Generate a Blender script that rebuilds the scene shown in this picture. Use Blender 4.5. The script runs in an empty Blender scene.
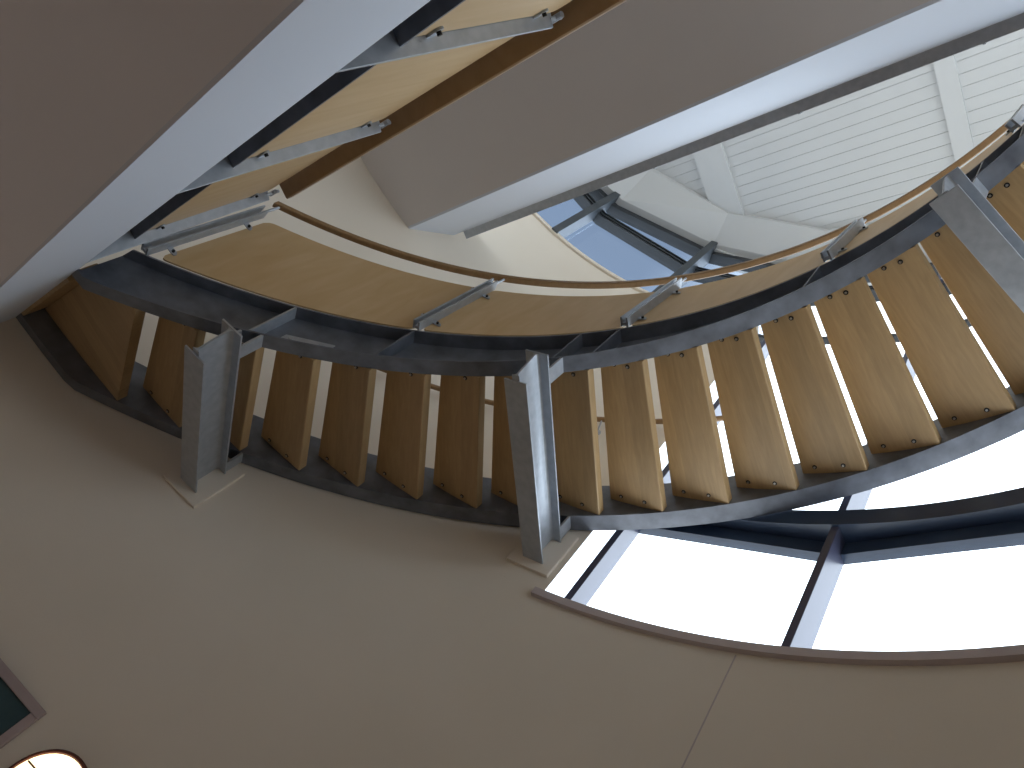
import bpy, bmesh, math, random
from mathutils import Vector, Matrix
random.seed(4)
C = bpy.context.scene.collection
pi = math.pi
H0 = 1.55                      # eye height above the floor
CX, CY = -1.149, 1.493         # axis of the round stairwell (camera stands over x=0, y=0)
ROT = math.radians(21.5)       # old bearing -> room bearing (x = away from landing edge, y = along it)
RW = 3.48                      # wall radius

def P(R, th, z):
    return Vector((CX + R*math.cos(th-ROT), CY + R*math.sin(th-ROT), z+H0))

# ------------------------------------------------------------------ materials
def newmat(name):
    m = bpy.data.materials.new(name); m.use_nodes = True
    nt = m.node_tree; b = nt.nodes['Principled BSDF']
    return m, nt, b

def noise_mat(name, c1, c2, scale=3.0, rough=0.6, metal=0.0, bump=0.0, bscale=60.0, detail=4.0, stretch=None, spec=0.5, rough2=None, contrast=(0.3, 0.7)):
    m, nt, b = newmat(name)
    N, L = nt.nodes, nt.links
    tc = N.new('ShaderNodeTexCoord'); mp = N.new('ShaderNodeMapping')
    L.new(tc.outputs['Object'], mp.inputs['Vector'])
    if stretch: mp.inputs['Scale'].default_value = stretch
    n = N.new('ShaderNodeTexNoise'); n.inputs['Scale'].default_value = scale; n.inputs['Detail'].default_value = detail
    L.new(mp.outputs['Vector'], n.inputs['Vector'])
    r = N.new('ShaderNodeValToRGB'); r.color_ramp.elements[0].color = (*c1, 1); r.color_ramp.elements[1].color = (*c2, 1)
    r.color_ramp.elements[0].position, r.color_ramp.elements[1].position = contrast
    L.new(n.outputs['Fac'], r.inputs['Fac']); L.new(r.outputs['Color'], b.inputs['Base Color'])
    b.inputs['Roughness'].default_value = rough; b.inputs['Metallic'].default_value = metal
    b.inputs['Specular IOR Level'].default_value = spec
    if rough2 is not None:
        mr = N.new('ShaderNodeMapRange'); mr.inputs['To Min'].default_value = rough; mr.inputs['To Max'].default_value = rough2
        L.new(n.outputs['Fac'], mr.inputs['Value']); L.new(mr.outputs['Result'], b.inputs['Roughness'])
    if bump:
        n2 = N.new('ShaderNodeTexNoise'); n2.inputs['Scale'].default_value = bscale; n2.inputs['Detail'].default_value = 3
        L.new(tc.outputs['Object'], n2.inputs['Vector'])
        bp = N.new('ShaderNodeBump'); bp.inputs['Strength'].default_value = bump; bp.inputs['Distance'].default_value = 0.002
        L.new(n2.outputs['Fac'], bp.inputs['Height']); L.new(bp.outputs['Normal'], b.inputs['Normal'])
    return m

def wood_mat(name, light, dark, stretch, rough=0.38, vary=0.12, strips=0.0):
    """grain stretched along the first axis; strips = width of glued staves across the second axis"""
    m, nt, b = newmat(name); N, L = nt.nodes, nt.links
    tc = N.new('ShaderNodeTexCoord'); mp = N.new('ShaderNodeMapping'); mp.inputs['Scale'].default_value = stretch
    oi = N.new('ShaderNodeObjectInfo')
    add = N.new('ShaderNodeVectorMath'); add.operation = 'ADD'
    sc = N.new('ShaderNodeVectorMath'); sc.operation = 'SCALE'; sc.inputs['Scale'].default_value = 7.0
    L.new(oi.outputs['Random'], sc.inputs[0])
    L.new(tc.outputs['Object'], mp.inputs['Vector']); L.new(mp.outputs['Vector'], add.inputs[0]); L.new(sc.outputs['Vector'], add.inputs[1])
    n = N.new('ShaderNodeTexNoise'); n.inputs['Scale'].default_value = 6; n.inputs['Detail'].default_value = 6; n.inputs['Distortion'].default_value = 0.6
    L.new(add.outputs['Vector'], n.inputs['Vector'])
    r = N.new('ShaderNodeValToRGB'); r.color_ramp.elements[0].color = (*dark, 1); r.color_ramp.elements[1].color = (*light, 1)
    r.color_ramp.elements[0].position = 0.28; r.color_ramp.elements[1].position = 0.72
    L.new(n.outputs['Fac'], r.inputs['Fac'])
    fac = N.new('ShaderNodeMath'); fac.operation = 'MULTIPLY_ADD'; fac.inputs[1].default_value = 2*vary; fac.inputs[2].default_value = 1-vary
    L.new(oi.outputs['Random'], fac.inputs[0])
    src = fac.outputs[0]
    if strips:
        sx = N.new('ShaderNodeSeparateXYZ'); L.new(tc.outputs['Object'], sx.inputs[0])
        dv = N.new('ShaderNodeMath'); dv.operation = 'MULTIPLY_ADD'; dv.inputs[1].default_value = 1/strips
        off = N.new('ShaderNodeMath'); off.operation = 'MULTIPLY'; off.inputs[1].default_value = 13.7
        L.new(oi.outputs['Random'], off.inputs[0]); L.new(sx.outputs['Y'], dv.inputs[0]); L.new(off.outputs[0], dv.inputs[2])
        fl = N.new('ShaderNodeMath'); fl.operation = 'FLOOR'; L.new(dv.outputs[0], fl.inputs[0])
        wn = N.new('ShaderNodeTexWhiteNoise'); wn.noise_dimensions = '1D'; L.new(fl.outputs[0], wn.inputs['W'])
        ma = N.new('ShaderNodeMath'); ma.operation = 'MULTIPLY_ADD'; ma.inputs[1].default_value = 0.16; ma.inputs[2].default_value = 0.92
        L.new(wn.outputs['Value'], ma.inputs[0])
        mu = N.new('ShaderNodeMath'); mu.operation = 'MULTIPLY'; L.new(src, mu.inputs[0]); L.new(ma.outputs[0], mu.inputs[1]); src = mu.outputs[0]
    vm = N.new('ShaderNodeVectorMath'); vm.operation = 'SCALE'
    L.new(r.outputs['Color'], vm.inputs[0]); L.new(src, vm.inputs['Scale'])
    L.new(vm.outputs['Vector'], b.inputs['Base Color'])
    b.inputs['Roughness'].default_value = rough; b.inputs['Specular IOR Level'].default_value = 0.4
    return m

M = {}
M['wall'] = noise_mat('wall_paint', (.75, .68, .575), (.78, .71, .61), 1.2, 0.75, bump=0.15, bscale=90, spec=0.3)
M['soffit'] = noise_mat('soffit_paint', (.68, .65, .65), (.71, .68, .68), 1.0, 0.8, spec=0.2)
M['soffit_lightened'] = noise_mat('soffit_paint_lightened', (.80, .81, .86), (.83, .84, .89), 1.0, 0.8, spec=0.2)  # soffit paint made paler in place of light missing in the lower room
M['fascia'] = noise_mat('fascia_paint', (.67, .72, .81), (.69, .74, .83), 1.0, 0.6, spec=0.3)
M['white'] = noise_mat('white_paint', (.59, .61, .62), (.62, .64, .65), 1.0, 0.55, spec=0.3)
M['steel'] = noise_mat('mill_steel', (.13, .14, .165), (.22, .24, .28), 9.0, 0.42, metal=0.6, detail=8, rough2=0.6, bump=0.1)
M['galv'] = noise_mat('galvanised_steel', (.38, .41, .45), (.47, .50, .54), 22.0, 0.36, metal=0.55, detail=8, rough2=0.5)
M['navy'] = noise_mat('dark_blue_steel_paint', (.03, .05, .095), (.04, .065, .115), 5.0, 0.3, spec=0.5)
M['frame'] = noise_mat('dark_window_frame', (.022, .028, .035), (.032, .038, .046), 5.0, 0.4)
M['mullion'] = noise_mat('grey_mullion_paint', (.05, .055, .10), (.06, .065, .115), 5.0, 0.35, spec=0.7)
M['fin'] = noise_mat('grey_window_fin', (.05, .06, .07), (.065, .075, .085), 5.0, 0.5)
M['sill'] = noise_mat('sill_paint', (.52, .45, .45), (.56, .49, .48), 3.0, 0.6)
M['tread'] = wood_mat('maple_tread', (.46, .315, .16), (.385, .255, .125), (1, 9, 9), 0.42, 0.10, strips=0.085)
M['panel'] = wood_mat('maple_veneer', (.60, .43, .24), (.53, .36, .18), (2.2, 2.2, .45), 0.45, 0.03)
M['rail'] = wood_mat('handrail_wood', (.32, .20, .10), (.26, .155, .07), (2, 2, 8), 0.3, 0.03)
M['bolt'] = noise_mat('black_bolt', (.02, .02, .02), (.035, .035, .035), 20, 0.35, metal=0.6)
M['bolt_head'] = noise_mat('bolt_head_steel', (.45, .43, .40), (.6, .57, .52), 20, 0.3, metal=0.9)
M['floor'] = noise_mat('floor_stone', (.64, .55, .50), (.72, .63, .57), 2.0, 0.5)
M['pic_frame'] = noise_mat('picture_frame', (.36, .29, .29), (.40, .33, .33), 4.0, 0.5)
M['pic'] = noise_mat('picture_print', (.02, .055, .075), (.035, .085, .10), 6.0, 0.25)
M['bronze'] = noise_mat('lamp_bronze', (.09, .02, .012), (.13, .03, .018), 10.0, 0.5, metal=0.2)
m, nt, b = newmat('lamp_glass'); b.inputs['Base Color'].default_value = (.95, .85, .65, 1)
b.inputs['Emission Color'].default_value = (1, .80, .48, 1); b.inputs['Emission Strength'].default_value = 1.6; M['glow'] = m

def glass(name, tint):
    m, nt, b = newmat(name); N, L = nt.nodes, nt.links; N.remove(b)
    out = N['Material Output']; tr = N.new('ShaderNodeBsdfTransparent'); tr.inputs['Color'].default_value = (*tint, 1)
    gl = N.new('ShaderNodeBsdfGlossy'); gl.inputs['Roughness'].default_value = 0.02
    fr = N.new('ShaderNodeLayerWeight'); fr.inputs['Blend'].default_value = 0.08
    mx = N.new('ShaderNodeMixShader'); mn = N.new('ShaderNodeMath'); mn.operation = 'MINIMUM'; mn.inputs[1].default_value = .18; L.new(fr.outputs[0], mn.inputs[0]); L.new(mn.outputs[0], mx.inputs[0]); L.new(tr.outputs[0], mx.inputs[1]); L.new(gl.outputs[0], mx.inputs[2])
    L.new(mx.outputs[0], out.inputs['Surface']); return m
M['glass'] = glass('window_glass', (.93, .96, .97))
M['glass_up'] = glass('clerestory_glass', (.80, .86, .92))

# ------------------------------------------------------------------ object helpers
def link(name, bm, mat, parent=None, smooth=False, bevel=0.0, origin=None):
    bmesh.ops.recalc_face_normals(bm, faces=bm.faces)
    if origin is not None:
        bmesh.ops.translate(bm, vec=-Vector(origin), verts=bm.verts)
    me = bpy.data.meshes.new(name); bm.to_mesh(me); bm.free()
    mats = mat if isinstance(mat, (list, tuple)) else [mat]
    for k in mats: me.materials.append(k)
    if smooth:
        for p in me.polygons: p.use_smooth = True
        try: me.set_sharp_from_angle(angle=math.radians(35))
        except Exception: pass
    o = bpy.data.objects.new(name, me); C.objects.link(o)
    if origin is not None: o.location = origin
    if parent is not None:
        o.parent = parent
        o.matrix_parent_inverse = parent_matrix(parent).inverted()
    if bevel:
        bv = o.modifiers.new('bevel', 'BEVEL'); bv.width = bevel; bv.segments = 2; bv.limit_method = 'ANGLE'; bv.angle_limit = math.radians(50)
    return o

def parent_matrix(p):
    mtx = Matrix.Translation(p.location) @ p.rotation_euler.to_matrix().to_4x4()
    if p.parent: mtx = parent_matrix(p.parent) @ p.matrix_parent_inverse @ mtx
    return mtx

def thing(name, label, cat, loc=(0, 0, 0), group=None, kind=None):
    o = bpy.data.objects.new(name, None); C.objects.link(o); o.location = loc; o.empty_display_size = .2
    if label: o['label'] = label
    if cat: o['category'] = cat
    if group: o['group'] = group
    o['kind'] = kind or 'thing'
    return o

def tag(o, label, cat, group=None):
    o['label'] = label; o['category'] = cat; o['kind'] = 'thing'
    if group: o['group'] = group
    return o

def struct(name, bm, mat, **k):
    o = link(name, bm, mat, **k); o['kind'] = 'structure'; return o

def hexa(bm, pts, mi=0):
    """8 points: bottom 4 (ccw), top 4"""
    v = [bm.verts.new(p) for p in pts]
    fs = [(0, 3, 2, 1), (4, 5, 6, 7), (0, 1, 5, 4), (1, 2, 6, 5), (2, 3, 7, 6), (3, 0, 4, 7)]
    for f in fs:
        q = bm.faces.new([v[i] for i in f]); q.material_index = mi
    return v

def box(bm, x0, x1, y0, y1, z0, z1, mi=0):
    return hexa(bm, [(x0, y0, z0), (x1, y0, z0), (x1, y1, z0), (x0, y1, z0), (x0, y0, z1), (x1, y0, z1), (x1, y1, z1), (x0, y1, z1)], mi)

def rbox(bm, th, R0, R1, w0, w1, z0, z1, mi=0):
    """box in the radial frame at bearing th: R0..R1 outwards, w0..w1 tangential, z0..z1 above eye"""
    c = P(0, th, 0); er = Vector((math.cos(th-ROT), math.sin(th-ROT), 0)); et = Vector((-er.y, er.x, 0))
    def q(R, w, z): return c + er*R + et*w + Vector((0, 0, z))
    return hexa(bm, [q(R0, w0, z0), q(R1, w0, z0), q(R1, w1, z0), q(R0, w1, z0), q(R0, w0, z1), q(R1, w0, z1), q(R1, w1, z1), q(R0, w1, z1)], mi)

def prism(bm, poly, z0, z1):
    a = [bm.verts.new((x, y, z0)) for x, y in poly]; b_ = [bm.verts.new((x, y, z1)) for x, y in poly]
    n = len(poly); bm.faces.new(a[::-1]); bm.faces.new(b_)
    for i in range(n): bm.faces.new((a[i], a[(i+1) % n], b_[(i+1) % n], b_[i]))

def sweep(bm, prof, n, pos, close=False):
    """prof: number of profile points; pos(k, j)-> Vector for step k (0..n), profile point j"""
    rings = [[bm.verts.new(pos(k, j)) for j in range(prof)] for k in range(n if close else n+1)]
    m = len(rings)
    for k in range(m if close else m-1):
        a, b_ = rings[k], rings[(k+1) % m]
        for j in range(prof):
            bm.faces.new((a[j], a[(j+1) % prof], b_[(j+1) % prof], b_[j]))
    if not close:
        bm.faces.new(rings[0][::-1]); bm.faces.new(rings[-1])

def arc_block(bm, R0, R1, t0, t1, z0, z1, n=48, splay=0):
    """curved block between two bearings; splay opens the first end outwards"""
    pr = [(R0, z0), (R1, z0), (R1, z1), (R0, z1)]
    def pos(k, j):
        a = t0+(splay if j in (1, 2) else 0)
        return P(pr[j][0], a+(t1-a)*k/n, pr[j][1])
    sweep(bm, 4, n, pos)

def cyl(bm, a, b_, r, n=12, mi=0):
    a = Vector(a); b_ = Vector(b_); d = (b_-a).normalized()
    u = d.orthogonal().normalized(); v = d.cross(u)
    ra = [bm.verts.new(a+(u*math.cos(2*pi*i/n)+v*math.sin(2*pi*i/n))*r) for i in range(n)]
    rb = [bm.verts.new(b_+(u*math.cos(2*pi*i/n)+v*math.sin(2*pi*i/n))*r) for i in range(n)]
    fs = [bm.faces.new(ra[::-1]), bm.faces.new(rb)]
    for i in range(n): fs.append(bm.faces.new((ra[i], ra[(i+1) % n], rb[(i+1) % n], rb[i])))
    for f in fs: f.material_index = mi

# ------------------------------------------------------------------ stair geometry
TH0, DTH, Z0, RISE = 0.11625, 0.10109, 3.8094, 0.17
SLAB = -0.40                   # x of the lower landing's edge
UPX = 0.36                     # x of the upper landing's steel edge
def hz(th): return Z0 - RISE*(th-TH0)/DTH
def th_low(R): return ROT + math.acos(max(-1, min(1, (SLAB-CX-.001)/R)))
def th_up(R): return ROT - math.acos(max(-1, min(1, (UPX+.012-CX)/R)))

# ------------------------------------------------------------------ room shell
WT = 0.20
GS, GE = -2.045, 0.712          # tall glazing from bearing .. to bearing, extended out of view for daylight
FARW, FSILL = -.345, 4.0  # unseen bays beyond this: added glazing, sills raised to steer daylight upwards
CE = 1.715                      # clerestory ends
SILL, CSILL, HEAD, CEIL = 2.195, 5.90, 7.46, 7.70
TWO = 2*pi
bm = bmesh.new(); arc_block(bm, RW, RW+WT, -pi+.4, pi+.4, -H0, SILL, 160); struct('wall_lower', bm, M['wall'], smooth=True)
bm = bmesh.new(); arc_block(bm, RW, RW+WT, GE, TWO+FARW, SILL, FSILL, 120, splay=.055); arc_block(bm, RW, RW+WT, GE, TWO+GS, FSILL, CSILL, 120, splay=.055); struct('wall_left', bm, M['wall'], smooth=True)
bm = bmesh.new(); arc_block(bm, RW, RW+WT, CE, TWO+GS, CSILL, 8.0, 100); struct('wall_back', bm, M['wall'], smooth=True)
bm = bmesh.new(); arc_block(bm, RW+.02, RW+WT, GS, CE, HEAD+.02, 8.0, 60); struct('wall_top', bm, M['white'], smooth=True)
# fine vertical control joint in the lower wall
bm = bmesh.new(); rbox(bm, .390, RW-.0025, RW+.01, -.003, .003, -H0, SILL-.035); struct('trim_1', bm, M['sill'])
# sill nosings
bm = bmesh.new()
pr = [(3.450, 0), (RW+WT, 0), (RW+WT, .047), (3.450, .047)]
sweep(bm, 4, 80, lambda k, j: P(pr[j][0], FARW+(GE+.013-FARW)*k/80, 2.153+.04*min(1, (GE+.013-(FARW+(GE+.013-FARW)*k/80))/.65)+pr[j][1]))
struct('trim_2', bm, M['sill'], smooth=True)
bm = bmesh.new(); arc_block(bm, 3.450, RW+WT, GE, CE, 5.885, 5.93, 60); struct('trim_3', bm, M['wall'], smooth=True, bevel=.006)
# floor and roof
bm = bmesh.new(); prism(bm, [(CX+(RW+WT)*math.cos(a), CY+(RW+WT)*math.sin(a)) for a in [TWO*i/96 for i in range(96)]], -.15, 0); struct('floor', bm, M['floor'])

# plank ceiling
bm = bmesh.new()
RC = RW+.1
s = -RC
pitch = .1135
x_line = .668                     # a joint that the photograph shows
k0 = int((x_line-CX+RC)/pitch)+1
zc = CEIL+.05+H0
for i in range(-k0, 60):
    xa = x_line+i*pitch; xb = xa+pitch-.0035
    xm = max(abs(xa-CX), abs(xb-CX))
    if xm > RC: continue
    hy = math.sqrt(RC*RC-xm*xm)
    box(bm, xa, xb, CY-hy, CY+hy, zc, zc+.03)
prism(bm, [(CX+(RC)*math.cos(a), CY+(RC)*math.sin(a)) for a in [TWO*i/96 for i in range(96)]], zc+.012, zc+.2)
struct('ceiling', bm, M['white'])
# flat white battens / beams across the planks
n = 3
for y0, y1, zz in ((1.0, 1.16, .035), (3.21, 3.55, .045), (-1.25, -1.09, .035)):
    n += 1
    hx = math.sqrt(max(.01, RC*RC-max(abs(y0-CY), abs(y1-CY))**2))
    bm = bmesh.new(); box(bm, CX-hx, CX+hx, y0, y1, zc-zz, zc+.002); struct('trim_%d' % n, bm, M['white'])
# faceted white soffit ring round the planks, above the window heads
VT = [-2.045+.34*k for k in range(0, 12)]
bm = bmesh.new()
def ringpos(k, j):
    th = VT[k]; R, z = [(3.13, CEIL-.02), (3.46, HEAD+.05-.6*max(0, th-1.02)), (3.62, HEAD+.05-.6*max(0, th-1.02)), (3.62, CEIL+.06), (3.13, CEIL+.06)][j]
    return P(R/ (1.0), th, z)
sweep(bm, 5, len(VT)-1, ringpos); struct('trim_7', bm, M['white'])

# pads on the wall behind the beams
BEAMS = [(1.3165, 1.44), (.763, 2.37), (-.032, 3.69)]
n = 7
for th, zb in BEAMS[:2]:
    n += 1
    bm = bmesh.new(); arc_block(bm, RW-.022, RW+.01, th-.040, th+.043, zb-.062, zb+.30, 8)
    struct('trim_%d' % n, bm, M['wall'], bevel=.004)

# ------------------------------------------------------------------ windows
RV = 3.62                       # radius of the facet corners of the glazing
def seg(bm, t0, t1, R0, R1, z0, z1):
    """straight bar between two facet corners"""
    a = [(R0, t0, z0), (R1, t0, z0), (R1, t1, z0), (R0, t1, z0), (R0, t0, z1), (R1, t0, z1), (R1, t1, z1), (R0, t1, z1)]
    hexa(bm, [P(*q) for q in a])
VW = [-2.045+.34*k for k in range(0, 12)]        # ... .335 .675 1.015 1.355 1.695
def hd(th): return HEAD-.6*max(0, th-1.02)
def seg2(bm, t0, t1, R0, R1, z0, z1):
    d0, d1 = hd(t0)-HEAD, hd(t1)-HEAD
    hexa(bm, [P(R0, t0, z0+d0), P(R1, t0, z0+d0), P(R1, t1, z0+d1), P(R0, t1, z0+d1), P(R0, t0, z1+d0), P(R1, t0, z1+d0), P(R1, t1, z1+d1), P(R0, t1, z1+d1)])
def make_window(n, t0, t1, low, closing=False, far=False):
    w = thing('window_%d' % n, None, None, P(RW, (t0+t1)/2, (SILL if low else CSILL)), kind='structure')
    zb = (FSILL if far else SILL+.02) if low else CSILL
    def part(nm, fn, mat, **k):
        b_ = bmesh.new(); fn(b_); return link(nm, b_, mat, parent=w, **k)
    part('pane', lambda b_: seg(b_, t0, t1, RV, RV+.012, zb, HEAD-.02), M['glass'] if low else M['glass_up'])
    mw = .021 if low else .040
    mt = hd(t1)+.10
    if not closing:
        r0 = 3.49 if low else 3.43
        if low and t1 > .6: t_m = .672
        else: t_m = t1+(.025 if 1.3 < t1 < 1.4 else 0)
        part('mullion', lambda b_: rbox(b_, t_m, r0, RV+.04, -mw, mw, zb, mt), M['mullion'] if low else M['fin'], bevel=.003)
    part('head_rail', lambda b_: seg2(b_, t0, t1, 3.535, RV+.04, HEAD-.06, HEAD+.03), M['frame'])
    part('sill_rail', lambda b_: seg(b_, t0, t1, 3.585, RV+.03, zb-.03, zb+.03), M['frame'])
    if low and not far:
        part('transom', lambda b_: seg(b_, t0, t1, 3.60, 3.665, 3.055, 3.15), M['navy'])
        part('transom', lambda b_: seg(b_, t0, t1, 3.60, 3.655, 5.88, 5.94), M['frame'])
    if not low or t0 > -.1:
        def tr(b_):
            seg(b_, t0, t1, 3.545, 3.67, 6.87, 6.895); seg(b_, t0, t1, 3.57, 3.66, 6.895, 6.925); seg(b_, t0, t1, 3.545, 3.67, 6.925, 6.95)
            seg(b_, t0, t1, 3.57, 3.66, 6.95, 6.98); seg(b_, t0, t1, 3.545, 3.67, 6.98, 7.0)
        part('transom', tr, M['frame'])
    return w
n = 0
for k in range(11):
    t0, t1 = VW[k], VW[k+1]
    low = t0 < .5
    n += 1; make_window(n, t0, t1, low, far=t1 < FARW+.01)  # far bays are unseen, shaped to light the upper walls
# narrow slot between last tall bay and the plaster jamb
n += 1
w = thing('window_%d' % n, None, None, P(RW, .69, SILL), kind='structure')
bm = bmesh.new(); seg(bm, .675, .755, RV, RV+.012, SILL, CSILL+.03); link('pane', bm, M['glass'], parent=w)
bm = bmesh.new(); seg(bm, .675, .745, 3.60, 3.665, 3.055, 3.15); link('transom', bm, M['navy'], parent=w)

# curved steel channel that runs across the inside of the glazing
bm = bmesh.new()
pr = [(3.475, 3.285), (3.475, 3.155), (3.605, 3.155), (3.605, 3.168), (3.487, 3.168), (3.487, 3.272), (3.605, 3.272), (3.605, 3.285)]
sweep(bm, 8, 80, lambda k, j: P(pr[j][0], FARW+(GE-.004-FARW)*k/80, pr[j][1]))
o = link('curved_steel_beam', bm, M['navy'], smooth=True, origin=P(3.5, 0, 3.16))
tag(o, 'dark blue curved steel beam running across the tall white window beneath the stair', 'beam')

# ------------------------------------------------------------------ landing slabs
def circ_clip(x0, x1, R, n=64):
    """slab outline: part of the circle of radius R between x0 and x1"""
    a0 = math.acos(max(-1, min(1, (x1-CX)/R))); a1 = math.acos(max(-1, min(1, (x0-CX)/R)))
    pts = [(CX+R*math.cos(a0+(a1-a0)*i/n), CY+R*math.sin(a0+(a1-a0)*i/n)) for i in range(n+1)]
    pts += [(x, 2*CY-y) for x, y in reversed(pts)]
    return pts
def clean(p):
    q = []
    for a in p:
        if not q or (Vector(a)-Vector(q[-1])).length > 1e-4: q.append(a)
    if (Vector(q[0])-Vector(q[-1])).length < 1e-4: q.pop()
    return q
ZA, ZB = .908, 1.306
bm = bmesh.new(); prism(bm, clean(circ_clip(CX-RW+.005, SLAB-.012, RW+.05)), ZA+H0, ZB+H0-.012)
lo = struct('ceiling_lower', bm, M['soffit_lightened'])
hy = math.sqrt(RW**2-(SLAB-CX)**2)
bm = bmesh.new(); box(bm, SLAB-.012, SLAB, CY-hy-.03, CY+hy+.03, ZA+H0, ZB+H0)
struct('trim_10', bm, M['fascia'])
bm = bmesh.new(); prism(bm, clean(circ_clip(CX-RW+.005, SLAB-.115, RW+.05)), ZB+H0-.012, 1.52+H0)
struct('floor_landing', bm, M['soffit'])
# upper landing: soffit, canted fascia
ZC, ZD = 4.365, 4.765
XC, XD = .0746, .2965
bm = bmesh.new(); prism(bm, clean(circ_clip(CX-RW+.005, XC-.02, RW+.05)), ZC+H0, ZC+.05+H0)
struct('ceiling_upper', bm, M['soffit'])
bm = bmesh.new()
y0, y1 = CY-math.sqrt(RW**2-(XD-CX)**2)-.05, CY+math.sqrt(RW**2-(XC-CX)**2)+.05
pf = [(XC, ZC), (XD, ZD), (XD, ZD+.012), (XC-.02, ZD+.012), (XC-.02, ZC)]
va = [bm.verts.new((x, y0, z+H0)) for x, z in pf]; vb = [bm.verts.new((x, y1, z+H0)) for x, z in pf]
bm.faces.new(va); bm.faces.new(vb[::-1])
for i in range(5): bm.faces.new((va[i], vb[i], vb[(i+1) % 5], va[(i+1) % 5]))
struct('trim_11', bm, M['fascia'])
bm = bmesh.new(); prism(bm, clean(circ_clip(CX-RW+.005, XD-.03, RW+.05)), ZD+.013+H0, 4.98+H0)
struct('floor_upper', bm, M['soffit'])

def channel_x(name, xweb, xtoe, z0, z1, ya, yb, t, mat, parent=None):
    bm = bmesh.new()
    pf = [(xweb, z0), (xtoe, z0), (xtoe, z0+t), (xweb+t, z0+t), (xweb+t, z1-t), (xtoe, z1-t), (xtoe, z1), (xweb, z1)]
    va = [bm.verts.new((x, ya, z+H0)) for x, z in pf]; vb = [bm.verts.new((x, yb, z+H0)) for x, z in pf]
    bm.faces.new(va); bm.faces.new(vb[::-1])
    for i in range(8): bm.faces.new((va[i], vb[i], vb[(i+1) % 8], va[(i+1) % 8]))
    return link(name, bm, mat, parent=parent, origin=(xweb, (ya+yb)/2, z0+H0))
ya = CY-math.sqrt(RW**2-(SLAB-.03-CX)**2)+.01
yb_in = P(2.345, th_low(2.345), 0).y
o = channel_x('edge_channel', SLAB-.105, SLAB-.03, ZB+.002, 1.566, ya, yb_in, .010, M['steel'])
tag(o, 'dark steel channel along the white edge of the lower landing', 'steel channel')
yc = CY+math.sqrt(RW**2-(XD+.07-CX)**2)
o = channel_x('edge_channel', XD-.005, XD+.073, ZD, 5.05, -1.2, yc-.10, .010, M['galv'])
tag(o, 'long grey steel channel along the white edge of the upper landing', 'steel channel')

# ------------------------------------------------------------------ staircase
stair = thing('staircase', 'curved open-riser staircase with maple treads between two grey steel channel stringers', 'staircase', P(2.85, 1.60, 1.2))
TT = .062
def sfun(z_lo, flat):            # underside height with the level run onto the landing
    return lambda th: max(hz(th)+z_lo, flat)
def stringer(name, prof, zb, zt, n=110):
    bm = bmesh.new()
    def pos(k, j):
        R, ref, dz = prof[j]
        a, b_ = th_up(R), th_low(R)
        th = a+(b_-a)*k/n
        z = (zb(th) if ref == 'b' else zt(th))+dz
        return P(R, th, z)
    sweep(bm, len(prof), n, pos)
    return link(name, bm, M['steel'], parent=stair, smooth=True)
FT = .011
zbi = sfun(-.040, 1.300); zti = lambda th: max(hz(th)+.283, 1.566)
zbo = sfun(-.045, 1.305); zto = lambda th: max(hz(th)+.280, 1.566)
ins = stringer('inner_stringer', [(2.257, 'b', 0), (2.352, 'b', 0), (2.352, 't', 0), (2.257, 't', 0), (2.257, 't', -FT), (2.342, 't', -FT), (2.342, 'b', FT), (2.257, 'b', FT)], zbi, zti)
outs = stringer('outer_stringer', [(3.465, 'b', 0), (3.465, 'b', FT), (3.360, 'b', FT), (3.360, 't', -FT), (3.465, 't', -FT), (3.465, 't', 0), (3.349, 't', 0), (3.349, 'b', 0)], zbo, zto)
# stiffener plates inside the inner channel
for th in (1.317, 1.090, .757, .680, .280, -.06, -.15):
    bm = bmesh.new(); c = zbi(th); t = zti(th)
    rbox(bm, th, 2.2575, 2.343, -.005, .005, c+FT*.5, t-FT*.5)
    link('stiffener', bm, M['galv'] if th > 1.2 else M['steel'], parent=ins)
# splice plates with bolts on the web
for th in (1.24, .72):
    bm = bmesh.new(); c = hz(th)
    hexa(bm, [P(2.334, th-.045, hz(th-.045)+.03), P(2.342, th-.045, hz(th-.045)+.03), P(2.342, th+.045, hz(th+.045)+.03), P(2.334, th+.045, hz(th+.045)+.03),
              P(2.334, th-.045, hz(th-.045)+.10), P(2.342, th-.045, hz(th-.045)+.10), P(2.342, th+.045, hz(th+.045)+.10), P(2.334, th+.045, hz(th+.045)+.10)])
    sp = link('splice_plate', bm, M['galv'], parent=ins)
    for d in (-.028, .028):
        bm = bmesh.new(); cyl(bm, P(2.318, th+d, hz(th+d)+.065), P(2.334, th+d, hz(th+d)+.065), .012, 6)
        link('splice_bolt', bm, M['galv'], parent=ins)

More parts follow.
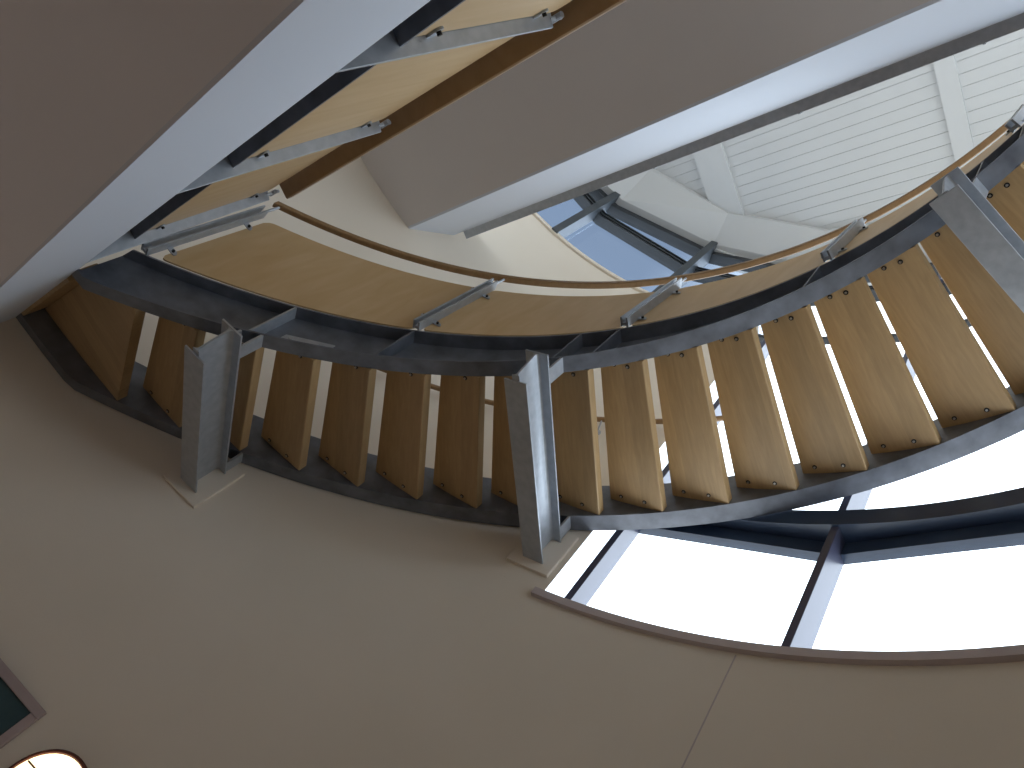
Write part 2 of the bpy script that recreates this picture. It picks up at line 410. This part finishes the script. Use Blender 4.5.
# treads: corner offsets from the radial line (front = towards the lower bearing)
RI, RO = 2.3525, 3.3485
WF, WBI, WBO = .082, .180, .271
def tread_poly(i):
    th = TH0+DTH*i; c = P(0, th, 0); er = Vector((math.cos(th-ROT), math.sin(th-ROT), 0)); et = Vector((-er.y, er.x, 0))
    # bearings grow towards the landing; the high edge of each tread overlaps at the -et side
    return [c+er*RI-et*WF, c+er*RO-et*WF, c+er*RO+et*WBO, c+er*RI+et*WBI]
def clip_x(poly, xlim, keep_less):
    out = []
    for a, b_ in zip(poly, poly[1:]+poly[:1]):
        ia = (a.x <= xlim) == keep_less; ib = (b_.x <= xlim) == keep_less
        if ia: out.append(a)
        if ia != ib: out.append(a.lerp(b_, (xlim-a.x)/(b_.x-a.x)))
    return out
tread_mesh = None; bolt_meshes = []
def local_tread():
    bm = bmesh.new()
    prism(bm, [(RI, -WF), (RO, -WF), (RO, WBO), (RI, WBI)], 0, TT)
    bmesh.ops.recalc_face_normals(bm, faces=bm.faces)
    bmesh.ops.bevel(bm, geom=[e for e in bm.edges if len(e.link_faces) == 2 and abs(e.verts[0].co.z-e.verts[1].co.z) < 1e-6 and abs(e.verts[0].co.x-e.verts[1].co.x) > .5], offset=.006, segments=2, affect='EDGES', profile=.5)
    me = bpy.data.meshes.new('tread'); bm.to_mesh(me); bm.free(); me.materials.append(M['tread']); return me
tread_mesh = local_tread()
def bolt_mesh():
    bm = bmesh.new()
    cyl(bm, (0, 0, -.003), (0, 0, .002), .0125, 16, 0); cyl(bm, (0, 0, -.009), (0, 0, -.002), .0062, 8, 1)
    me = bpy.data.meshes.new('tread_bolt'); bmesh.ops.recalc_face_normals(bm, faces=bm.faces); bm.to_mesh(me); bm.free()
    me.materials.append(M['bolt']); me.materials.append(M['bolt_head']); return me
bmesh_b = bolt_mesh()
BP = [(RI+.032, -.02), (RI+.036, .062), (RO-.045, -.032), (RO-.05, .188)]
BP = [(RI+.034, .093), (RI+.040, .012), (RO-.048, .188), (RO-.044, .031)]
sm = parent_matrix(stair).inverted()
for i in range(-6, 15):
    th = TH0+DTH*i; z = hz(th)
    poly = tread_poly(i)
    clipped = False
    if any(p.x > UPX-.02 for p in poly) and i < 0:
        poly = clip_x(poly, UPX-.02, False) if False else [p for p in poly]
    if i == 14:          # last tread runs on to the landing's edge board
        d = Vector((poly[2]-poly[3])); d.z = 0
        def at(R): 
            x = SLAB+.024; y = CY+math.sqrt(R*R-(x-CX)**2); return Vector((x, y, poly[0].z))
        poly = [poly[0], poly[1], P(RO, 1.60, 0), P(RO, 1.66, 0), at(RO), at(RI)]; clipped = True
    if i <= -6: # stop at the upper landing's channel
        poly = clip_x(poly, UPX+.02, False); clipped = True
    if clipped:
        if len(poly) < 3: continue
        bm = bmesh.new(); prism(bm, [(p.x, p.y) for p in poly], z+H0, z+TT+H0)
        t = link('tread', bm, M['tread'], parent=stair, origin=P(2.85, th, z))
        continue
    t = bpy.data.objects.new('tread', tread_mesh); C.objects.link(t)
    t.location = P(0, th, z); t.rotation_euler = (0, 0, th-ROT); t.parent = stair; t.matrix_parent_inverse = sm
    for bx, by in BP:
        q = bpy.data.objects.new('tread_bolt', bmesh_b); C.objects.link(q)
        q.location = (bx, by, 0); q.parent = t

ey0, ey1 = P(RI, th_low(RI), 0).y+.09, P(RO, th_low(RO), 0).y-.01
bm = bmesh.new(); box(bm, SLAB-.02, SLAB+.020, ey0, ey1, ZB+H0+.001, 1.47+H0)
link('landing_nosing', bm, M['tread'], parent=stair, bevel=.004, origin=(SLAB, (ey0+ey1)/2, 1.4+H0))

# ------------------------------------------------------------------ support beams
BL = ['grey steel I-beam holding the stair near the landing, lowest of the three wall brackets',
      'grey steel I-beam under the middle of the stair beside the window jamb',
      'wide grey steel I-beam under the upper right end of the stair, cut by the frame']
for k, (th, zb) in enumerate(BEAMS):
    o = thing('support_beam', BL[k], 'beam', P(RW, th, zb), group='steel beams carrying the stair from the wall')
    bw, bh, tf = .069, .215, .011
    Rw = RW-.0225 if k < 2 else 3.40
    bm = bmesh.new(); rbox(bm, th, 2.235 if k < 2 else 2.185, Rw, -bw, bw, zb, zb+tf); link('bottom_flange', bm, M['galv'], parent=o, bevel=.002)
    bm = bmesh.new(); rbox(bm, th, 2.17 if k < 2 else 2.145, Rw, -bw, bw, zb+bh-tf, zb+bh); link('top_flange', bm, M['galv'], parent=o, bevel=.002)
    bm = bmesh.new()
    c = P(0, th, 0); er = Vector((math.cos(th-ROT), math.sin(th-ROT), 0)); et = Vector((-er.y, er.x, 0))
    def q(R, w, z): return c+er*R+et*w+Vector((0, 0, z))
    # web with small root fillets
    pf = [(-.005, zb+tf+.016), (-.005, zb+bh-tf-.016), (-.012, zb+bh-tf-.005), (-.022, zb+bh-tf+.001), (.022, zb+bh-tf+.001), (.012, zb+bh-tf-.005), (.005, zb+bh-tf-.016),
          (.005, zb+tf+.016), (.012, zb+tf+.005), (.022, zb+tf-.001), (-.022, zb+tf-.001), (-.012, zb+tf+.005)]
    ends = (2.175 if k < 2 else 2.15, Rw)
    sweep(bm, len(pf), 1, lambda a, j: q(ends[a]+(.03 if a == 0 and pf[j][1] < zb+.1 else 0), pf[j][0], pf[j][1]))
    link('web', bm, M['galv'], parent=o, smooth=True)
    # stub plates up to the stringers
    for R0, R1, zs in ((2.26, 2.352, zbi), (3.352, 3.45, zbo)):
        bm = bmesh.new(); zt_ = zs(th-.03)+.004
        if zt_ > zb+bh:
            rbox(bm, th, R0, R1, -.062, -.05, zb+bh, zt_)
            rbox(bm, th, R0, R1, .02, .032, zb+bh, max(zb+bh+.004, zs(th+.012)))
            link('stub_plate', bm, M['galv'], parent=o)
    bm = bmesh.new()
    if k < 2:
        pass
    bm.free()

# ------------------------------------------------------------------ railings
def flat_along(bm, a, b_, n, w, t):
    """thin bar from a to b, width w along n, thickness t across"""
    a, b_, n = Vector(a), Vector(b_), Vector(n).normalized(); d = (b_-a).normalized(); c = d.cross(n).normalized()
    p = [a-n*w/2-c*t/2, a+n*w/2-c*t/2, a+n*w/2+c*t/2, a-n*w/2+c*t/2]
    hexa(bm, p+[v+(b_-a) for v in p])

def panel_grid(bm, pos, nu, nv, hw, hh, rad, offset):
    """rounded-corner board; pos(u, v, side) maps metres -> world"""
    import itertools
    # outline in (u,v) built as columns with inset at corners
    cols = []
    us = [0, rad*.3, rad*.65, rad]+[rad+(hw-2*rad)*i/nu for i in range(1, nu)]+[hw-rad, hw-rad*.65, hw-rad*.3, hw]
    for u in us:
        e = max(0, rad-u, u-(hw-rad)); ins_ = rad-math.sqrt(max(0, rad*rad-e*e))
        cols.append((u, [ins_+(hh-2*ins_)*j/nv for j in range(nv+1)]))
    F = [[[bm.verts.new(pos(u, v, s_)) for v in vs] for u, vs in cols] for s_ in (0, 1)]
    nc = len(cols)
    for s_ in (0, 1):
        for i in range(nc-1):
            for j in range(nv):
                bm.faces.new((F[s_][i][j], F[s_][i+1][j], F[s_][i+1][j+1], F[s_][i][j+1]))
    for i in range(nc-1):
        for j in (0, nv):
            bm.faces.new((F[0][i][j], F[0][i+1][j], F[1][i+1][j], F[1][i][j]))
    for i in (0, nc-1):
        for j in range(nv):
            bm.faces.new((F[0][i][j], F[0][i][j+1], F[1][i][j+1], F[1][i][j]))

rl = thing('stair_railing', 'curved maple panel railing with paired steel posts along the open side of the stair', 'railing', P(2.27, 1.0, hz(1.0)+.29))
SP = [1.594, 1.090, .672, .262, -.135]     # posts, bearing
def lean(h): return 2.262+(2.312-2.262)*(h-.28)/(1.05-.28)
for th in SP:
    h0, h1 = .287, 1.035
    bm = bmesh.new()
    er = Vector((math.cos(th-ROT), math.sin(th-ROT), 0)); et = Vector((-er.y, er.x, 0))
    def pl(w0, w1, r0, r1, ha, hb, skew=.012):
        z_ = hz(th)
        a = [P(lean(ha)+r0, th, z_+ha)+et*w0, P(lean(ha)+r1, th, z_+ha)+et*w0, P(lean(ha)+r1, th, z_+ha)+et*w1, P(lean(ha)+r0, th, z_+ha)+et*w1,
             P(lean(hb)+r0, th, z_+hb+skew)+et*w0, P(lean(hb)+r1, th, z_+hb-skew)+et*w0, P(lean(hb)+r1, th, z_+hb-skew)+et*w1, P(lean(hb)+r0, th, z_+hb+skew)+et*w1]
        hexa(bm, a)
    pl(-.023, -.012, -.066, -.008, h0, h1); pl(.012, .023, -.066, -.008, h0, h1)
    pl(-.012, .012, -.034, -.014, h0, h0+.05, 0)
    ps = link('post', bm, M['galv'], parent=rl, bevel=.0015)
    for hc in (h0+.13, h1-.14):
        for sgn in (-1, 1):
            if th > 1.5 and sgn > 0: continue
            bm = bmesh.new(); z_ = hz(th)+hc
            c0 = P(lean(hc)-.016, th, z_)
            hexa(bm, [c0+er*a+et*sgn*w+Vector((0, 0, dz)) for dz in (-.014, .014) for a, w in ((-.005, .018), (.002, .018), (.002, .058), (-.005, .058))])
            cyl(bm, c0+er*.002+et*sgn*.058, c0-er*.005+et*sgn*.058, .014, 12)
            cp = link('panel_clip', bm, M['galv'], parent=ps)
            bm = bmesh.new(); cyl(bm, c0-er*.005+et*sgn*.050, c0-er*.014+et*sgn*.050, .008, 8)
            link('clip_bolt', bm, M['bolt'], parent=ps)
    # bracket up to the handrail
    bm = bmesh.new(); cyl(bm, P(lean(h1)-.03, th, hz(th)+h1-.03), P(2.29, th, hz(th)+1.150), .008, 8)
    link('rail_bracket', bm, M['galv'], parent=ps)
for a, b_ in zip(SP, SP[1:]):
    ta, tb = a-.0075 if a < 1.5 else a-.022, b_+.0075
    Lh = (ta-tb)
    bm = bmesh.new()
    hh = 1.0-.30
    def pos(u, v, s_):
        th = ta-u/2.27
        h = .300+v
        return P(lean(h)-.006+s_*.012, th, hz(th)+h)
    panel_grid(bm, pos, 26, 5, Lh*2.27, hh, .035, 0)
    link('panel', bm, M['panel'], parent=rl, smooth=True)
bm = bmesh.new()
pr = [(2.278, 1.150), (2.308, 1.150), (2.314, 1.156), (2.314, 1.184), (2.308, 1.190), (2.278, 1.190), (2.272, 1.184), (2.272, 1.156)]
ta, tb = 1.607, -.42
sweep(bm, 8, 90, lambda k, j: P(pr[j][0], ta+(tb-ta)*k/90, hz(ta+(tb-ta)*k/90)+pr[j][1]))
link('handrail', bm, M['rail'], parent=rl, smooth=True)

# wall-side handrail seen through the gaps
wr = thing('wall_handrail', 'slim brown wooden handrail fixed to the curved wall on the far side of the treads', 'handrail', P(3.40, .9, hz(.9)+1.2))
bm = bmesh.new()
ta, tb = 1.62, .60
sweep(bm, 10, 90, lambda k, j: P(3.405+.021*math.cos(j*TWO/10), ta+(tb-ta)*k/90, hz(ta+(tb-ta)*k/90)+1.205+.021*math.sin(j*TWO/10)))
link('rail', bm, M['rail'], parent=wr, smooth=True)
for th in (1.45, 1.15, .85):
    bm = bmesh.new(); cyl(bm, P(3.405, th, hz(th)+1.19), P(RW-.002, th, hz(th)+1.13), .007, 8); cyl(bm, P(RW-.008, th, hz(th)+1.13), P(RW+.002, th, hz(th)+1.13), .028, 14)
    link('rail_bracket', bm, M['galv'], parent=wr)

def landing_railing(label, xo, zf, ys, yend, z_rail, zpb, group=None):
    """posts at ys (flat plates across the edge), x of outer edge xo, bottom zf"""
    r = thing('landing_railing', label, 'railing', (xo-.03, ys[0], zf+H0))
    ztop = z_rail-.07
    for y in ys:
        bm = bmesh.new()
        hexa(bm, [(xo-.085, y-.006, zf+H0), (xo, y-.006, zf+H0), (xo, y+.006, zf+H0), (xo-.085, y+.006, zf+H0),
                  (xo-.085, y-.006, ztop+.02+H0), (xo, y-.006, ztop-.01+H0), (xo, y+.006, ztop-.01+H0), (xo-.085, y+.006, ztop+.02+H0)])
        ps = link('post', bm, M['galv'], parent=r, bevel=.0015)
        for zc_ in (zpb+.09, ztop-.10):
            for sg in (-1, 1):
                bm = bmesh.new()
                box(bm, xo-.046, xo-.039, min(y+sg*.006, y+sg*.05), max(y+sg*.006, y+sg*.05), zc_-.014+H0, zc_+.014+H0)
                cyl(bm, (xo-.046, y+sg*.05, zc_+H0), (xo-.039, y+sg*.05, zc_+H0), .014, 12)
                link('panel_clip', bm, M['galv'], parent=ps)
                bm = bmesh.new(); cyl(bm, (xo-.039, y+sg*.045, zc_+H0), (xo-.028, y+sg*.045, zc_+H0), .008, 8)
                link('clip_bolt', bm, M['bolt'], parent=ps)
        bm = bmesh.new(); cyl(bm, (xo-.03, y, ztop-.01+H0), (xo-.03, y, z_rail+.004+H0), .009, 8)
        cyl(bm, (xo-.03, y-.03, ztop+.035+H0), (xo-.03, y+.03, ztop+.035+H0), .012, 10)
        link('rail_bracket', bm, M['galv'], parent=ps)
    yy = list(ys)
    for a, b_ in zip(yy, yy[1:]):
        bm = bmesh.new()
        def pos(u, v, s_): return Vector((xo-.060+.013*s_, a+.010+u, zpb+v+H0))
        panel_grid(bm, pos, 6, 3, b_-a-.020, ztop+.015-zpb, .035, 0)
        link('panel', bm, M['panel'], parent=r)
    bm = bmesh.new()
    pf = [(xo-.065, 0), (xo+.025, 0), (xo+.031, .006), (xo+.031, .034), (xo+.025, .04), (xo-.065, .04)]
    va = [bm.verts.new((x, ys[0]-.3, z_rail+z+H0)) for x, z in pf]; vb = [bm.verts.new((x, yend, z_rail+z+H0)) for x, z in pf]
    bm.faces.new(va); bm.faces.new(vb[::-1])
    for i in range(6): bm.faces.new((va[i], vb[i], vb[(i+1) % 6], va[(i+1) % 6]))
    link('handrail', bm, M['rail'], parent=r)
    return r
landing_railing('straight maple panel railing with flat steel posts and brown handrail along the lower landing', -.40, 1.300, [-.60, .41, 1.425, 2.45, 3.50], 3.46, 2.42, 1.60)
landing_railing('railing of the upper landing, showing only small post tabs over its steel edge channel', .378, ZD+.02, [-.52, .48, 1.46, 2.52, 3.0], 3.9, 5.93, 5.12)

# ------------------------------------------------------------------ picture and wall lamp
def wallpt(th, z, off=0): return P(RW-off, th, z)
ta, tb = 1.1405, 1.1405+.24
pf = thing('picture_frame', 'dark blue-green picture in a dull mauve frame hung low on the curved wall', 'picture', wallpt((ta+tb)/2, .26-.35, .02))
A, B = wallpt(ta, 0), wallpt(tb, 0); A.z = B.z = 0
d = (B-A).normalized(); nn = Vector((-d.y, d.x, 0))
if nn.dot(P(0, 0, 0)-A) < 0: nn = -nn
LW = (B-A).length; zt_, zb_ = .258+H0, -.34+H0
def pb(bm, u0, u1, z0, z1, d0, d1):
    q = [A+d*u+nn*w for w, u in ((d0, u0), (d0, u1), (d1, u1), (d1, u0))]
    hexa(bm, [Vector((v.x, v.y, z)) for z in (z0, z1) for v in q])
bm = bmesh.new(); fw = .043
pb(bm, 0, LW, zt_-fw, zt_, .002, .030); pb(bm, 0, LW, zb_, zb_+fw, .002, .030); pb(bm, 0, fw, zb_+fw, zt_-fw, .002, .030); pb(bm, LW-fw, LW, zb_+fw, zt_-fw, .002, .030)
link('frame', bm, M['pic_frame'], parent=pf, bevel=.004)
bm = bmesh.new(); pb(bm, fw-.005, LW-fw+.005, zb_+fw-.005, zt_-fw+.005, .008, .014); link('print', bm, M['pic'], parent=pf)

def make_wall_lamp(LT, LZ, LR, label, watts):
    er = Vector((math.cos(LT-ROT), math.sin(LT-ROT), 0)); et = Vector((-er.y, er.x, 0)); up = Vector((0, 0, 1)); c0 = P(RW-.012, LT, LZ)
    lamp = thing('wall_lamp', label, 'lamp', c0)
    def ring(bm, prof, n=48):
        """prof: closed list of (radius, distance off the wall)"""
        sweep(bm, len(prof), n, lambda k, j: c0+et*prof[j][0]*math.cos(TWO*k/n)+up*prof[j][0]*math.sin(TWO*k/n)-er*prof[j][1], close=True)
    bm = bmesh.new()
    RG = LR-.016
    G = [[bm.verts.new(c0+et*RG*math.cos(a)*math.cos(TWO*k/40)+up*RG*math.cos(a)*math.sin(TWO*k/40)-er*(.012+.055*math.sin(a))) for k in range(40)] for a in [pi/2*i/8 for i in range(8)]]
    for i in range(7):
        for k in range(40): bm.faces.new((G[i][k], G[i][(k+1) % 40], G[i+1][(k+1) % 40], G[i+1][k]))
    tp = bm.verts.new(c0-er*.067)
    for k in range(40): bm.faces.new((G[7][k], G[7][(k+1) % 40], tp))
    bm.faces.new(G[0][::-1])
    link('glass_dome', bm, M['glow'], parent=lamp, smooth=True)
    bm = bmesh.new(); ring(bm, [(LR-.018, -.008), (LR, -.008), (LR, .022), (LR-.006, .028), (LR-.014, .028), (LR-.018, .022)])
    link('bronze_ring', bm, M['bronze'], parent=lamp, smooth=True)
    for v in (-.06, .06):
        hw = math.sqrt(RG*RG-v*v); m_ = 14
        def barpos(k, j):
            u = -hw+2*hw*k/m_; rr = min(1, math.hypot(u, v)/RG)
            return c0+et*u+up*(v+(-.0035 if j in (0, 3) else .0035))-er*(.012+.055*math.sqrt(max(0, 1-rr*rr))+(0 if j < 2 else .005))
        bm = bmesh.new(); sweep(bm, 4, m_, barpos); link('bar', bm, M['bronze'], parent=lamp)
    if watts:
        ld = bpy.data.lights.new('soffit_fill_light', 'POINT'); ld.energy = watts; ld.color = (1, .90, .86); ld.shadow_soft_size = .12
        q = bpy.data.objects.new('soffit_fill_light', ld); C.objects.link(q); q.location = c0-er*.24; q.parent = lamp; q.matrix_parent_inverse = parent_matrix(lamp).inverted()
make_wall_lamp(1.051, .042, .200, 'glowing round wall lamp in a dark bronze ring beside the picture frame', 0)
make_wall_lamp(3.05, .042, .200, 'added unseen round wall lamp that lights the lower soffit, facing the picture', 5)  # unseen lamp, added to brighten the soffit of the lower landing

# ------------------------------------------------------------------ sky and daylight
SKY_AZ, SKY_BLUE, SKY_BRIGHT, SKY_GROUND = -50, (.25, .305, .40), (2.9, 3.1, 3.4), (1.5, 1.5, 1.5)
w = bpy.data.worlds.new('sky'); bpy.context.scene.world = w; w.use_nodes = True
N, L = w.node_tree.nodes, w.node_tree.links
bg = N['Background']
tc = N.new('ShaderNodeTexCoord')
def rgbmix(f, a, b_):
    mx = N.new('ShaderNodeMix'); mx.data_type = 'RGBA'; L.new(f, mx.inputs[0])
    for i, v in ((6, a), (7, b_)):
        if isinstance(v, tuple): mx.inputs[i].default_value = (*v, 1)
        else: L.new(v, mx.inputs[i])
    return mx.outputs[2]
def math_(op, *v, clamp=False):
    n_ = N.new('ShaderNodeMath'); n_.operation = op; n_.use_clamp = clamp
    for i, x in enumerate(v):
        if isinstance(x, (int, float)): n_.inputs[i].default_value = x
        else: L.new(x, n_.inputs[i])
    return n_.outputs[0]
def smooth(x, a, b_):
    mr = N.new('ShaderNodeMapRange'); mr.interpolation_type = 'SMOOTHSTEP'
    mr.inputs['From Min'].default_value = a; mr.inputs['From Max'].default_value = b_; L.new(x, mr.inputs['Value']); return mr.outputs[0]
sx = N.new('ShaderNodeSeparateXYZ'); L.new(tc.outputs['Generated'], sx.inputs[0])
az = math.radians(SKY_AZ)
hl = math_('SQRT', math_('ADD', math_('MULTIPLY', sx.outputs[0], sx.outputs[0]), math_('MULTIPLY', sx.outputs[1], sx.outputs[1])))
ca = math_('DIVIDE', math_('ADD', math_('MULTIPLY', sx.outputs[0], math.cos(az)), math_('MULTIPLY', sx.outputs[1], math.sin(az))), math_('MAXIMUM', hl, .001))
A_ = smooth(ca, -.5, .1)
E_ = math_('SUBTRACT', 1.0, smooth(sx.outputs[2], .95, 1.0))
sky = rgbmix(math_('MULTIPLY', A_, E_), SKY_BLUE, SKY_BRIGHT)
G_ = smooth(sx.outputs[2], -.06, .02)          # ground outside, in daylight
sky = rgbmix(G_, SKY_GROUND, sky)
L.new(sky, bg.inputs['Color']); bg.inputs['Strength'].default_value = 1.0
# portals in the tall window openings help the sky light find its way in
def portal(t0, t1, z0, z1):
    pd = bpy.data.lights.new('sky_portal', 'AREA'); pd.shape = 'RECTANGLE'
    a, b_ = P(RV+.10, t0, z0), P(RV+.10, t1, z0); pd.size = (b_-a).length; pd.size_y = z1-z0
    pd.cycles.is_portal = True
    o = bpy.data.objects.new('sky_portal', pd); C.objects.link(o)
    o.location = (a+b_)/2+Vector((0, 0, (z1-z0)/2))
    zin = (P(0, 0, 0)-(a+b_)/2); zin.z = 0
    o.rotation_euler = (-zin).to_track_quat('Z', 'Y').to_euler()
for k in range(8): portal(VW[k], VW[k+1], SILL if k > 4 else FSILL, HEAD)
for k in range(8, 11): portal(VW[k], VW[k+1], CSILL, HEAD)

# ------------------------------------------------------------------ camera
cd = bpy.data.cameras.new('camera'); cam = bpy.data.objects.new('camera', cd); C.objects.link(cam)
R3 = Matrix(((0.6285993062810217, -0.7777293309005509, 0.0), (-0.5305400016079843, -0.4288086660933143, -0.7311979448665543), (0.5686740884169231, 0.4596305208972248, -0.6821653505001023)))
cam.matrix_world = Matrix.Translation((0, 0, H0)) @ (Matrix.Rotation(-ROT, 3, 'Z') @ R3).to_4x4()
cd.sensor_fit = 'HORIZONTAL'; cd.sensor_width = 36; cd.lens = 691.4665/1024*36; cd.clip_start = .05
sc = bpy.context.scene; sc.camera = cam
sc.view_settings.view_transform = 'Standard'; sc.view_settings.look = 'None'; sc.view_settings.gamma = 1; sc.view_settings.exposure = 0.5
sc.view_settings.use_curve_mapping = False
sc.cycles.max_bounces = 14; sc.cycles.diffuse_bounces = 8; sc.cycles.transparent_max_bounces = 16
sc.cycles.use_denoising = True
sc.cycles.sample_clamp_indirect = 8
